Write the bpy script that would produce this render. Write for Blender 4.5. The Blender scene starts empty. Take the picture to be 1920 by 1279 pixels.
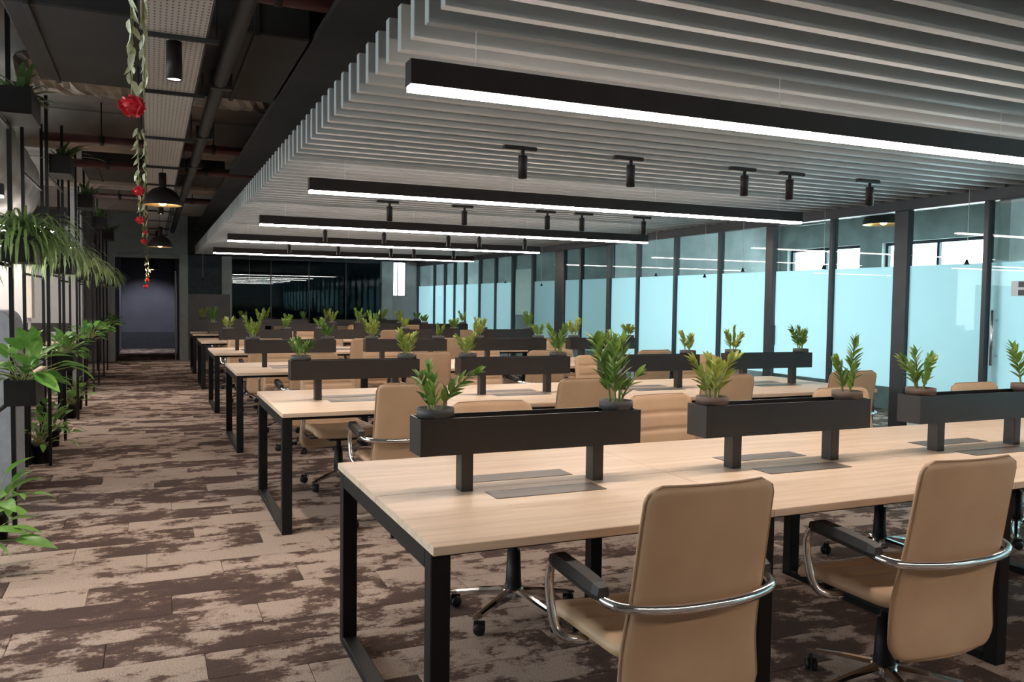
import bpy, math, random
from mathutils import Vector, Matrix
R = random.Random(7)
PI = math.pi
sc = bpy.context.scene
COL = sc.collection

# ------------------------------------------------------------------ camera, world, exposure
YAW, PITCH, ROLL, FPX, CAMH = 0.41158, 0.0470, 0.01296, 1550.94, 1.436
fw = Vector((math.sin(YAW) * math.cos(PITCH), math.cos(YAW) * math.cos(PITCH), -math.sin(PITCH)))
rt = Vector((math.cos(YAW), -math.sin(YAW), 0))
up = rt.cross(fw)
r2 = math.cos(ROLL) * rt + math.sin(ROLL) * up
u2 = -math.sin(ROLL) * rt + math.cos(ROLL) * up
cd = bpy.data.cameras.new('camera')
cam = bpy.data.objects.new('camera', cd)
COL.objects.link(cam)
cam.matrix_world = Matrix(((r2.x, u2.x, -fw.x, 0), (r2.y, u2.y, -fw.y, 0), (r2.z, u2.z, -fw.z, CAMH), (0, 0, 0, 1)))
cd.sensor_width = 36
cd.lens = FPX * 36 / 1920
cd.clip_start = 0.05
cd.clip_end = 200
sc.camera = cam

SKY = 8.2          # daylight outside the windows
STRIP = 37.0       # brightness of the linear lamps
w = bpy.data.worlds.new('world')
sc.world = w
w.use_nodes = True
w.node_tree.nodes['Background'].inputs[0].default_value = (0.86, 0.955, 1.0, 1)
w.node_tree.nodes['Background'].inputs[1].default_value = SKY
sc.view_settings.view_transform = 'Standard'
sc.view_settings.look = 'None'
sc.view_settings.exposure = 0.42
sc.view_settings.gamma = 1
sc.view_settings.use_curve_mapping = False


# ------------------------------------------------------------------ materials
def nt_mat(name):
    m = bpy.data.materials.new(name)
    m.use_nodes = True
    return m, m.node_tree, m.node_tree.nodes['Principled BSDF']


def mat(name, col, rough=0.5, metal=0.0, spec=0.5, emit=0, ecol=None, noise=0.0, nscale=8.0, coat=0):
    m, nt, b = nt_mat(name)
    b.inputs['Base Color'].default_value = (*col, 1)
    b.inputs['Roughness'].default_value = rough
    b.inputs['Metallic'].default_value = metal
    b.inputs['Specular IOR Level'].default_value = spec
    if coat:
        b.inputs['Coat Weight'].default_value = coat
    if emit:
        b.inputs['Emission Color'].default_value = (*(ecol or col), 1)
        b.inputs['Emission Strength'].default_value = emit
    if noise:
        tc = nt.nodes.new('ShaderNodeTexCoord')
        n = nt.nodes.new('ShaderNodeTexNoise')
        n.inputs['Scale'].default_value = nscale
        n.inputs['Detail'].default_value = 6
        nt.links.new(tc.outputs['Object'], n.inputs['Vector'])
        r = nt.nodes.new('ShaderNodeValToRGB')
        r.color_ramp.elements[0].position = 0.3
        r.color_ramp.elements[1].position = 0.7
        r.color_ramp.elements[0].color = (*[c * (1 - noise) for c in col], 1)
        r.color_ramp.elements[1].color = (*[min(1, c * (1 + noise)) for c in col], 1)
        nt.links.new(n.outputs['Fac'], r.inputs['Fac'])
        nt.links.new(r.outputs['Color'], b.inputs['Base Color'])
    return m


def math_node(nt, op, a=None, b=None):
    n = nt.nodes.new('ShaderNodeMath')
    n.operation = op
    for i, v in ((0, a), (1, b)):
        if v is None:
            continue
        if isinstance(v, (int, float)):
            n.inputs[i].default_value = v
        else:
            nt.links.new(v, n.inputs[i])
    return n.outputs[0]


PL, PW, PSH = 1.0, 0.25, 0.37     # carpet plank length, width, stagger


def carpet_mat():
    m, nt, b = nt_mat('carpet')
    L = nt.links
    g = nt.nodes.new('ShaderNodeNewGeometry')
    s = nt.nodes.new('ShaderNodeSeparateXYZ')
    L.new(g.outputs['Position'], s.inputs[0])
    j = math_node(nt, 'FLOOR', math_node(nt, 'DIVIDE', s.outputs[1], PW))
    sh = math_node(nt, 'FRACT', math_node(nt, 'MULTIPLY', j, PSH))
    i = math_node(nt, 'FLOOR', math_node(nt, 'ADD', s.outputs[0], sh))
    c = nt.nodes.new('ShaderNodeCombineXYZ')
    L.new(i, c.inputs[0])
    L.new(j, c.inputs[1])
    wn = nt.nodes.new('ShaderNodeTexWhiteNoise')
    wn.noise_dimensions = '2D'
    L.new(c.outputs[0], wn.inputs['Vector'])
    sc_ = nt.nodes.new('ShaderNodeVectorMath')
    sc_.operation = 'SCALE'
    sc_.inputs['Scale'].default_value = 37
    L.new(wn.outputs['Color'], sc_.inputs[0])
    mp = nt.nodes.new('ShaderNodeVectorMath')
    mp.operation = 'MULTIPLY'
    mp.inputs[1].default_value = (3.6, 5.0, 1)
    L.new(g.outputs['Position'], mp.inputs[0])
    ad = nt.nodes.new('ShaderNodeVectorMath')
    ad.operation = 'ADD'
    L.new(mp.outputs[0], ad.inputs[0])
    L.new(sc_.outputs[0], ad.inputs[1])
    n = nt.nodes.new('ShaderNodeTexNoise')
    n.inputs['Scale'].default_value = 1.0
    n.inputs['Detail'].default_value = 7
    n.inputs['Roughness'].default_value = 0.66
    n.inputs['Distortion'].default_value = 0.0
    L.new(ad.outputs[0], n.inputs['Vector'])
    bias = math_node(nt, 'MULTIPLY', math_node(nt, 'SUBTRACT', wn.outputs['Value'], 0.5), 0.16)
    sp = nt.nodes.new('ShaderNodeTexNoise')
    sp.inputs['Scale'].default_value = 48
    sp.inputs['Detail'].default_value = 3
    sp.inputs['Roughness'].default_value = 0.7
    L.new(g.outputs['Position'], sp.inputs['Vector'])
    v = math_node(nt, 'ADD', n.outputs['Fac'], bias)
    v = math_node(nt, 'ADD', v, math_node(nt, 'MULTIPLY', math_node(nt, 'SUBTRACT', sp.outputs['Fac'], 0.5), 0.13))
    r = nt.nodes.new('ShaderNodeValToRGB')
    e = r.color_ramp.elements
    e[0].position = 0.41
    e[0].color = (0.078, 0.05, 0.041, 1)
    e[1].position = 0.55
    e[1].color = (0.38, 0.29, 0.238, 1)
    k = e.new(0.475)
    k.color = (0.11, 0.068, 0.053, 1)
    k = e.new(0.50)
    k.color = (0.27, 0.198, 0.16, 1)
    L.new(v, r.inputs['Fac'])
    f = nt.nodes.new('ShaderNodeTexNoise')
    f.inputs['Scale'].default_value = 170
    f.inputs['Detail'].default_value = 2
    L.new(g.outputs['Position'], f.inputs['Vector'])
    fr = nt.nodes.new('ShaderNodeMapRange')
    fr.inputs['From Min'].default_value = 0.3
    fr.inputs['From Max'].default_value = 0.7
    fr.inputs['To Min'].default_value = 0.62
    fr.inputs['To Max'].default_value = 1.25
    L.new(f.outputs['Fac'], fr.inputs['Value'])
    mx = nt.nodes.new('ShaderNodeVectorMath')
    mx.operation = 'SCALE'
    L.new(r.outputs['Color'], mx.inputs[0])
    L.new(fr.outputs[0], mx.inputs['Scale'])
    L.new(mx.outputs[0], b.inputs['Base Color'])
    b.inputs['Roughness'].default_value = 0.95
    b.inputs['Specular IOR Level'].default_value = 0.15
    bp = nt.nodes.new('ShaderNodeBump')
    bp.inputs['Strength'].default_value = 0.4
    bp.inputs['Distance'].default_value = 0.004
    L.new(f.outputs['Fac'], bp.inputs['Height'])
    L.new(bp.outputs[0], b.inputs['Normal'])
    return m


def wood_mat(name, c0, c1, axis=(0.9, 14, 14), rough=0.45):
    m, nt, b = nt_mat(name)
    L = nt.links
    tc = nt.nodes.new('ShaderNodeNewGeometry')
    mp = nt.nodes.new('ShaderNodeVectorMath')
    mp.operation = 'MULTIPLY'
    mp.inputs[1].default_value = axis
    L.new(tc.outputs['Position'], mp.inputs[0])
    n = nt.nodes.new('ShaderNodeTexNoise')
    n.inputs['Scale'].default_value = 1.6
    n.inputs['Detail'].default_value = 9
    n.inputs['Roughness'].default_value = 0.62
    n.inputs['Distortion'].default_value = 0.6
    L.new(mp.outputs[0], n.inputs['Vector'])
    r = nt.nodes.new('ShaderNodeValToRGB')
    r.color_ramp.elements[0].position = 0.34
    r.color_ramp.elements[0].color = (*c0, 1)
    r.color_ramp.elements[1].position = 0.66
    r.color_ramp.elements[1].color = (*c1, 1)
    L.new(n.outputs['Fac'], r.inputs['Fac'])
    L.new(r.outputs['Color'], b.inputs['Base Color'])
    b.inputs['Roughness'].default_value = rough
    return m


def leather_mat():
    m, nt, b = nt_mat('tan_leather')
    L = nt.links
    tc = nt.nodes.new('ShaderNodeTexCoord')
    n = nt.nodes.new('ShaderNodeTexNoise')
    n.inputs['Scale'].default_value = 5
    n.inputs['Detail'].default_value = 4
    L.new(tc.outputs['Object'], n.inputs['Vector'])
    r = nt.nodes.new('ShaderNodeValToRGB')
    r.color_ramp.elements[0].position = 0.3
    r.color_ramp.elements[0].color = (0.435, 0.275, 0.162, 1)
    r.color_ramp.elements[1].position = 0.7
    r.color_ramp.elements[1].color = (0.50, 0.33, 0.202, 1)
    L.new(n.outputs['Fac'], r.inputs['Fac'])
    L.new(r.outputs['Color'], b.inputs['Base Color'])
    v = nt.nodes.new('ShaderNodeTexVoronoi')
    v.inputs['Scale'].default_value = 260
    L.new(tc.outputs['Object'], v.inputs['Vector'])
    bp = nt.nodes.new('ShaderNodeBump')
    bp.inputs['Strength'].default_value = 0.12
    bp.inputs['Distance'].default_value = 0.001
    L.new(v.outputs['Distance'], bp.inputs['Height'])
    L.new(bp.outputs[0], b.inputs['Normal'])
    b.inputs['Roughness'].default_value = 0.48
    b.inputs['Specular IOR Level'].default_value = 0.4
    return m


def leaf_mat(name, c0, c1, rough=0.35):
    m, nt, b = nt_mat(name)
    L = nt.links
    oi = nt.nodes.new('ShaderNodeObjectInfo')
    g = nt.nodes.new('ShaderNodeNewGeometry')
    n = nt.nodes.new('ShaderNodeTexNoise')
    n.inputs['Scale'].default_value = 22
    L.new(g.outputs['Position'], n.inputs['Vector'])
    a = math_node(nt, 'MULTIPLY', oi.outputs['Random'], 0.55)
    a = math_node(nt, 'ADD', a, math_node(nt, 'MULTIPLY', n.outputs['Fac'], 0.55))
    r = nt.nodes.new('ShaderNodeValToRGB')
    r.color_ramp.elements[0].position = 0.15
    r.color_ramp.elements[0].color = (*c0, 1)
    r.color_ramp.elements[1].position = 0.85
    r.color_ramp.elements[1].color = (*c1, 1)
    L.new(a, r.inputs['Fac'])
    L.new(r.outputs['Color'], b.inputs['Base Color'])
    b.inputs['Roughness'].default_value = rough
    tr = nt.nodes.new('ShaderNodeBsdfTranslucent')
    L.new(r.outputs['Color'], tr.inputs['Color'])
    mx = nt.nodes.new('ShaderNodeMixShader')
    mx.inputs[0].default_value = 0.25
    L.new(b.outputs[0], mx.inputs[1])
    L.new(tr.outputs[0], mx.inputs[2])
    L.new(mx.outputs[0], nt.nodes['Material Output'].inputs['Surface'])
    return m


def glass_mat(name, tint, ior=1.5, rough=0.0, boost=1.0):
    m, nt, b = nt_mat(name)
    L = nt.links
    nt.nodes.remove(b)
    t = nt.nodes.new('ShaderNodeBsdfTransparent')
    t.inputs[0].default_value = (*tint, 1)
    g = nt.nodes.new('ShaderNodeBsdfGlossy')
    g.inputs['Roughness'].default_value = rough
    ge = nt.nodes.new('ShaderNodeNewGeometry')
    dt = nt.nodes.new('ShaderNodeVectorMath')
    dt.operation = 'DOT_PRODUCT'
    L.new(ge.outputs['Incoming'], dt.inputs[0])
    L.new(ge.outputs['Normal'], dt.inputs[1])
    c1 = math_node(nt, 'SUBTRACT', 1.0, math_node(nt, 'ABSOLUTE', dt.outputs['Value']))
    r0 = ((ior - 1) / (ior + 1)) ** 2
    fr = math_node(nt, 'ADD', math_node(nt, 'MULTIPLY', math_node(nt, 'POWER', c1, 5.0), 1 - r0), r0)
    mx = nt.nodes.new('ShaderNodeMixShader')
    L.new(math_node(nt, 'MULTIPLY', fr, boost), mx.inputs[0])
    L.new(t.outputs[0], mx.inputs[1])
    L.new(g.outputs[0], mx.inputs[2])
    L.new(mx.outputs[0], nt.nodes['Material Output'].inputs['Surface'])
    return m


def film_mat():
    m, nt, b = nt_mat('frosted_film')
    L = nt.links
    nt.nodes.remove(b)
    t = nt.nodes.new('ShaderNodeBsdfTranslucent')
    t.inputs[0].default_value = (0.88, 0.965, 0.985, 1)
    d = nt.nodes.new('ShaderNodeBsdfDiffuse')
    d.inputs[0].default_value = (0.62, 0.80, 0.84, 1)
    mx = nt.nodes.new('ShaderNodeMixShader')
    mx.inputs[0].default_value = 0.12
    L.new(t.outputs[0], mx.inputs[1])
    L.new(d.outputs[0], mx.inputs[2])
    L.new(mx.outputs[0], nt.nodes['Material Output'].inputs['Surface'])
    return m


def perf_mat():
    m, nt, b = nt_mat('perforated_metal')
    L = nt.links
    tc = nt.nodes.new('ShaderNodeTexCoord')
    mp = nt.nodes.new('ShaderNodeMapping')
    mp.inputs['Scale'].default_value = (38, 38, 38)
    L.new(tc.outputs['Object'], mp.inputs['Vector'])
    s = nt.nodes.new('ShaderNodeSeparateXYZ')
    L.new(mp.outputs[0], s.inputs[0])
    fx = math_node(nt, 'ABSOLUTE', math_node(nt, 'SUBTRACT', math_node(nt, 'FRACT', s.outputs[0]), 0.5))
    fy = math_node(nt, 'ABSOLUTE', math_node(nt, 'SUBTRACT', math_node(nt, 'FRACT', math_node(nt, 'MULTIPLY', s.outputs[1], 0.6)), 0.5))
    h = math_node(nt, 'LESS_THAN', math_node(nt, 'ADD', math_node(nt, 'MULTIPLY', fx, fx), math_node(nt, 'MULTIPLY', fy, fy)), 0.045)
    mx = nt.nodes.new('ShaderNodeMix')
    mx.data_type = 'RGBA'
    L.new(h, mx.inputs[0])
    mx.inputs[6].default_value = (0.42, 0.40, 0.37, 1)
    mx.inputs[7].default_value = (0.09, 0.085, 0.08, 1)
    L.new(mx.outputs[2], b.inputs['Base Color'])
    b.inputs['Roughness'].default_value = 0.55
    b.inputs['Metallic'].default_value = 0.3
    return m


M = dict(
    carpet=carpet_mat(),
    wood=wood_mat('oak_laminate', (0.56, 0.41, 0.29), (0.71, 0.545, 0.40)),
    flap=wood_mat('shadowed_flap', (0.065, 0.05, 0.042), (0.115, 0.09, 0.075)),  # dark flap wood, deepened with the planter's shadow mixed into its colour
    black=mat('black_steel', (0.007, 0.0065, 0.0065), 0.5, spec=0.22, noise=0.2),
    planter=mat('dark_planter', (0.014, 0.0095, 0.008), 0.38, spec=0.55, noise=0.25, nscale=5),
    pot=mat('charcoal_pot', (0.05, 0.046, 0.045), 0.6, noise=0.3, nscale=12),
    potbrown=mat('brown_pot', (0.10, 0.065, 0.05), 0.6, noise=0.3, nscale=12),
    soil=mat('soil', (0.05, 0.032, 0.02), 0.95, noise=0.5, nscale=60),
    leather=leather_mat(),
    leather_dark=mat('tan_piping', (0.30, 0.185, 0.105), 0.5, noise=0.1),
    chrome=mat('chrome', (0.80, 0.80, 0.81), 0.13, 1.0),
    plastic=mat('black_plastic', (0.009, 0.0085, 0.0085), 0.5, spec=0.3, noise=0.2),
    pad=mat('arm_pad', (0.026, 0.021, 0.019), 0.55, noise=0.2),
    slat=mat('grey_baffle', (0.31, 0.317, 0.312), 0.5, noise=0.05, nscale=3),
    slab=mat('concrete_slab', (0.20, 0.168, 0.148), 0.9, noise=0.35, nscale=1.5),
    slab2=mat('concrete_beam', (0.24, 0.195, 0.165), 0.9, noise=0.3, nscale=2),
    plenum=mat('black_duct', (0.018, 0.017, 0.016), 0.75, noise=0.3, nscale=2),
    redpipe=mat('red_pipe', (0.065, 0.014, 0.012), 0.5, noise=0.2),
    foil=mat('foil_wrap', (0.30, 0.27, 0.24), 0.38, 0.7, noise=0.3, nscale=6),
    duct=mat('silver_duct', (0.40, 0.42, 0.43), 0.5, 0.35, noise=0.2, nscale=4),
    perf=perf_mat(),
    strip=mat('led_strip', (1, 0.86, 0.78), 0.5, emit=STRIP, ecol=(1.0, 0.86, 0.76)),
    lampblack=mat('lamp_housing', (0.013, 0.009, 0.0085), 0.5, spec=0.25, noise=0.2),
    lens=mat('lens_lit', (1, 0.93, 0.85), 0.4, emit=14, ecol=(1.0, 0.9, 0.8)),
    lens_dim=mat('lens_dim', (0.75, 0.72, 0.7), 0.4, noise=0.1),
    gold=mat('gold_inside', (0.8, 0.52, 0.2), 0.35, 0.6, noise=0.1),
    bulb=mat('warm_bulb', (1, 0.75, 0.4), 0.4, emit=9, ecol=(1.0, 0.72, 0.38)),
    mullion=mat('dark_mullion', (0.028, 0.034, 0.042), 0.4, noise=0.15),
    glass=glass_mat('clear_glass', (0.86, 0.96, 0.965), boost=0.4),
    darkglass=glass_mat('dark_glass', (0.55, 0.72, 0.78), 1.5, 0.0, 0.8),
    winglass=glass_mat('window_glass', (0.95, 0.985, 0.99)),
    film=film_mat(),
    greywall=mat('grey_wall', (0.33, 0.315, 0.31), 0.85, noise=0.08, nscale=2),
    concrete=mat('concrete_wall', (0.36, 0.38, 0.37), 0.85, noise=0.2, nscale=3),
    whitewall=mat('off_white_panel', (0.62, 0.575, 0.55), 0.8, noise=0.05, nscale=2),
    cream=mat('cream_cabinet', (0.66, 0.60, 0.51), 0.6, noise=0.05),
    frame=mat('grey_green_frame', (0.33, 0.36, 0.345), 0.5, noise=0.1),
    darkwall=mat('slate_wall', (0.085, 0.085, 0.105), 0.8, noise=0.12, nscale=2),
    darkband=mat('slate_band', (0.04, 0.042, 0.05), 0.8, noise=0.15),
    black_room=mat('dark_room', (0.045, 0.06, 0.072), 0.8, noise=0.2),  # unlit walls; bluish lift puts the glass partition's reflection into their colour
    board=mat('grey_board', (0.185, 0.18, 0.18), 0.9, noise=0.08, nscale=4),
    whiteboard=mat('white_board', (0.62, 0.68, 0.69), 0.4, noise=0.04),
    booth=mat('grey_felt', (0.26, 0.265, 0.29), 0.9, noise=0.12, nscale=20),
    leaf=leaf_mat('zz_leaf', (0.035, 0.12, 0.02), (0.23, 0.36, 0.07)),
    leaf_lime=leaf_mat('lime_leaf', (0.10, 0.20, 0.03), (0.42, 0.45, 0.10)),
    stem=leaf_mat('stem_green', (0.16, 0.22, 0.06), (0.35, 0.35, 0.14), 0.5),
    broad=leaf_mat('broad_leaf', (0.06, 0.19, 0.03), (0.22, 0.42, 0.09)),
    spider=leaf_mat('spider_leaf', (0.13, 0.23, 0.06), (0.52, 0.58, 0.27), 0.5),
    darkleaf=leaf_mat('dark_leaf', (0.03, 0.07, 0.02), (0.12, 0.18, 0.06), 0.5),  # darker green of the top-tier plants
    petal_w=mat('pale_petal', (0.62, 0.64, 0.44), 0.7, noise=0.25, nscale=30),
    petal_y=mat('yellow_petal', (0.60, 0.42, 0.12), 0.7, noise=0.25, nscale=30),
    petal_r=mat('red_bloom', (0.60, 0.02, 0.035), 0.6, noise=0.3, nscale=25),
    cord=mat('white_cord', (0.6, 0.6, 0.56), 0.7, noise=0.05),
    steel=mat('brushed_steel', (0.55, 0.56, 0.57), 0.3, 1.0),
)


# ------------------------------------------------------------------ mesh helpers
class MB:
    def __init__(s):
        s.v = []
        s.f = []
        s.sm = []

    def add(s, vs, fs, smooth=False):
        o = len(s.v)
        s.v += [tuple(p) for p in vs]
        s.f += [tuple(i + o for i in f) for f in fs]
        s.sm += [smooth] * len(fs)
        return s

    def box(s, x0, x1, y0, y1, z0, z1):
        vs = [(x, y, z) for x in (x0, x1) for y in (y0, y1) for z in (z0, z1)]
        return s.add(vs, [(0, 1, 3, 2), (4, 6, 7, 5), (0, 4, 5, 1), (2, 3, 7, 6), (0, 2, 6, 4), (1, 5, 7, 3)])

    def bbox(s, x0, x1, y0, y1, z0, z1, b=0.004):
        # box with chamfered edges on all sides
        vs, idx = [], {}
        c = [(x0, x1), (y0, y1), (z0, z1)]
        for i in range(8):
            sg = [(i >> k) & 1 for k in range(3)]
            for a in range(3):
                p = []
                for k in range(3):
                    e = c[k][sg[k]]
                    if k != a:
                        e += b if sg[k] == 0 else -b
                    p.append(e)
                idx[(i, a)] = len(vs)
                vs.append(p)
        fs = []
        for a in range(3):
            u, v = (a + 1) % 3, (a + 2) % 3
            for sd in (0, 1):
                q = [(sd << a) | (i << u) | (j << v) for i, j in ((0, 0), (1, 0), (1, 1), (0, 1))]
                f = [idx[(k, a)] for k in q]
                fs.append(f if sd else f[::-1])
        for a in range(3):
            u, v = (a + 1) % 3, (a + 2) % 3
            for i, j in ((0, 0), (1, 0), (1, 1), (0, 1)):
                k0 = (i << u) | (j << v)
                k1 = k0 | (1 << a)
                f = [idx[(k0, u)], idx[(k0, v)], idx[(k1, v)], idx[(k1, u)]]
                fs.append(f if (i == j) else f[::-1])
        for i in range(8):
            f = [idx[(i, 0)], idx[(i, 1)], idx[(i, 2)]]
            fs.append(f if bin(i).count('1') % 2 else f[::-1])
        return s.add(vs, fs)

    def tube(s, pts, r, n=8, cap=True, smooth=True):
        pts = [Vector(p) for p in pts]
        rs = r if isinstance(r, (list, tuple)) else [r] * len(pts)
        vs, fs = [], []
        t = (pts[1] - pts[0]).normalized()
        a = Vector((0, 0, 1)) if abs(t.z) < 0.9 else Vector((1, 0, 0))
        nx = t.cross(a).normalized()
        for k, p in enumerate(pts):
            if k == 0:
                t = pts[1] - pts[0]
            elif k == len(pts) - 1:
                t = pts[-1] - pts[-2]
            else:
                t = (pts[k + 1] - pts[k]).normalized() + (pts[k] - pts[k - 1]).normalized()
            t.normalize()
            nx = (nx - t * nx.dot(t)).normalized()
            ny = t.cross(nx)
            for i in range(n):
                an = 2 * PI * i / n
                vs.append(p + (nx * math.cos(an) + ny * math.sin(an)) * rs[k])
        for k in range(len(pts) - 1):
            for i in range(n):
                fs.append((k * n + i, k * n + (i + 1) % n, (k + 1) * n + (i + 1) % n, (k + 1) * n + i))
        o = len(vs)
        s.add(vs, fs, smooth)
        if cap:
            s.f.append(tuple(len(s.v) - o + i for i in range(n))[::-1])
            s.f.append(tuple(len(s.v) - n + i for i in range(n)))
            s.sm += [False, False]
        return s

    def lathe(s, prof, n=20, c=(0, 0, 0), smooth=True):
        vs, fs = [], []
        for r, z in prof:
            for i in range(n):
                a = 2 * PI * i / n
                vs.append((c[0] + r * math.cos(a), c[1] + r * math.sin(a), c[2] + z))
        for k in range(len(prof) - 1):
            for i in range(n):
                fs.append((k * n + i, k * n + (i + 1) % n, (k + 1) * n + (i + 1) % n, (k + 1) * n + i))
        return s.add(vs, fs, smooth)

    def mesh(s, name, m):
        me = bpy.data.meshes.new(name)
        me.from_pydata(s.v, [], s.f)
        me.polygons.foreach_set('use_smooth', s.sm)
        ms = m if isinstance(m, (list, tuple)) else [m]
        for k in ms:
            me.materials.append(M[k])
        me.update()
        return me

    def build(s, name, m, parent=None, loc=None):
        return link(name, s.mesh(name, m), parent, loc)


def link(name, me, parent=None, loc=None, rot=None, scale=None):
    o = bpy.data.objects.new(name, me)
    COL.objects.link(o)
    if parent:
        o.parent = parent
    if loc is not None:
        o.location = loc
    if rot is not None:
        o.rotation_euler = rot
    if scale is not None:
        o.scale = scale
    return o


def empty(name, loc=(0, 0, 0), rz=0):
    o = bpy.data.objects.new(name, None)
    COL.objects.link(o)
    o.empty_display_size = 0.1
    o.location = loc
    o.rotation_euler = (0, 0, rz)
    return o


def tag(o, label, cat, group=None):
    o['label'] = label
    o['category'] = cat
    if group:
        o['group'] = group
    return o


def struct(o, label=None):
    o['kind'] = 'structure'
    if label:
        o['label'] = label
    return o


KIDS = {}


def copy_tree(o, parent=None):
    c = o.copy()
    COL.objects.link(c)
    c.parent = parent
    for ch in list(o.children):
        copy_tree(ch, c)
    return c


ORD = ['first', 'second', 'third', 'fourth', 'fifth', 'sixth', 'seventh', 'eighth']

# ------------------------------------------------------------------ layout numbers
X0, Y1, DEP, PITCH_R, MOD = 0.716, 2.172, 1.288, 2.90, 1.206
NROW = 6
XW = 6.30            # glass partition
YE = 20.5            # end wall
ZS = 2.40            # underside of baffles
SH = 0.175           # baffle height
XL = -4.0            # left wall
YB = -3.5            # wall behind
ZC = 3.40            # slab


def row_name(r):     # counted from the dark glass wall at the end
    return ORD[NROW - 1 - r]


# ------------------------------------------------------------------ floor with carpet planks
fl = struct(MB().box(XL, XW + 3.6, YB, 25.6, -0.12, -0.007).build('floor', 'carpet'), 'carpet tile floor with mottled brown and taupe planks')
half = PL / 2 - 0.0012
pm = MB()
b = 0.0025
vs = []
for z, i in ((-0.007, 0), (-b, 0), (0.0, b)):
    vs += [(-half + i, -PW / 2 + 0.0012 + i, z), (half - i, -PW / 2 + 0.0012 + i, z), (half - i, PW / 2 - 0.0012 - i, z), (-half + i, PW / 2 - 0.0012 - i, z)]
fs = [(8, 9, 10, 11)]
for k in (0, 4):
    for i in range(4):
        fs.append((k + i, k + (i + 1) % 4, k + 4 + (i + 1) % 4, k + 4 + i))
pm.add(vs, fs)
plank_me = pm.mesh('carpet_plank', 'carpet')
cells = []


def in_view(x, y):
    d = Vector((x, y, 0)) - Vector((0, 0, CAMH))
    z = d.dot(fw)
    if z < 0.3:
        return False
    u = 960 + FPX * d.dot(r2) / z
    v = 639.5 - FPX * d.dot(u2) / z
    return -60 < u < 1980 and -60 < v < 1340


jy = int(YB / PW)
while jy * PW < YE - 0.01:
    sh = (jy * PSH) % 1.0
    ix = math.floor(XL + sh)
    while ix - sh < XW:
        xa, xb = max(ix - sh, XL), min(ix + 1 - sh, XW)
        if xb - xa > 0.02:
            cells.append(((xa + xb) / 2, (jy + 0.5) * PW, xb - xa))
        ix += 1
    jy += 1
vis = sorted([c for c in cells if in_view(c[0] - c[2] / 2, c[1]) or in_view(c[0] + c[2] / 2, c[1])], key=lambda c: c[0] ** 2 + c[1] ** 2)
near = set(vis[:300])
rest = MB()
for c in cells:
    if c in near:
        link('carpet_plank', plank_me, fl, (c[0], c[1], 0), None, (c[2] / PL, 1, 1))
    else:
        k = c[2] / PL
        rest.add([(c[0] + p[0] * k, c[1] + p[1], p[2]) for p in vs], fs)
o = rest.build('carpet_planks_beyond', 'carpet', fl)
o['kind'] = 'stuff'
# room floors behind the glass and in the passage
MB().box(XW + 0.04, XW + 3.5, YB, YE, -0.006, 0.0).build('room_carpet', 'carpet', fl)
MB().box(-0.75, 0.6, YE, 25.5, -0.006, 0.0).build('passage_carpet', 'carpet', fl)

# ------------------------------------------------------------------ shell
cl = struct(MB().box(XL, XW + 3.6, YB, 25.6, ZC, ZC + 0.15).build('ceiling', 'slab'), 'dark exposed concrete ceiling slab above the corridor')
for y0, y1, z0 in ((2.2, 2.7, 3.15), (9.9, 10.4, 3.05), (13.4, 13.9, 3.05), (16.6, 17.1, 3.0)):
    struct(MB().bbox(XL, X0 + 0.4, y0, y1, z0, ZC, 0.01).build('trim_beam', 'slab2'))
wl = struct(empty('wall_left', (XL, 0, 0)), 'grey outer wall of the side bay with daylight windows')
LW = [(1.0, 4.2), (5.0, 8.6), (9.4, 13.2)]
prev = YB
for a, bb in LW:
    MB().box(-0.15, 0, prev, a, -0.1, ZC).build('pier', 'greywall', wl)
    MB().box(-0.15, 0, a, bb, -0.1, 0.9).build('sill_wall', 'greywall', wl)
    MB().box(-0.15, 0, a, bb, 2.6, ZC).build('head_wall', 'greywall', wl)
    prev = bb
MB().box(-0.15, 0, prev, 25.6, -0.1, ZC).build('pier', 'greywall', wl)
struct(MB().box(XL, XW + 3.6, YB - 0.15, YB, -0.1, ZC).build('wall_behind', 'greywall'))
# end wall
we = struct(empty('wall_end', (0, 0, 0)), 'end wall with grey columns, pin board panels and dark opening')


def wbox(name, m, x0, x1, z0, z1, y0=YE, y1=YE + 0.15, par=None):
    return MB().bbox(x0, x1, y0, y1, z0, z1, 0.003).build(name, m, par or we)


wbox('wall_panel', 'greywall', XL, -1.02, 0, ZC)
wbox('pilaster', 'greywall', -1.02, -0.84, 0, ZC, YE - 0.12)
wbox('header', 'frame', -0.84, 0.78, 2.42, ZC)
wbox('upper_panel', 'plenum', 0.78, XW, 2.42, ZC)
wbox('dark_panel', 'black_room', 0.78, 1.52, 1.53, 2.42, YE + 0.02)
wbox('pin_board', 'board', 0.782, 1.70, 0.0, 1.53, YE - 0.03)
wbox('column', 'concrete', 1.52, 1.74, 0, 2.42, YE - 0.02)
wbox('column', 'concrete', 5.33, 5.60, 0, 2.42, YE - 0.06)
wbox('grey_panel', 'greywall', 5.60, XW, 0, 1.55)
wbox('grey_panel', 'greywall', 5.60, 5.65, 1.55, 2.42)
wbox('grey_panel', 'greywall', 5.98, XW, 1.55, 2.42)
o = MB().box(5.65, 5.98, YE + 0.06, YE + 0.075, 1.55, 2.42).build('pane', 'winglass', we)
for zz in (1.55, 2.40):
    wbox('window_bar', 'mullion', 5.65, 5.98, zz, zz + 0.02, YE + 0.05, YE + 0.09)
wbox('window_bar', 'mullion', 5.765, 5.78, 1.57, 2.40, YE + 0.05, YE + 0.09)
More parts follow.
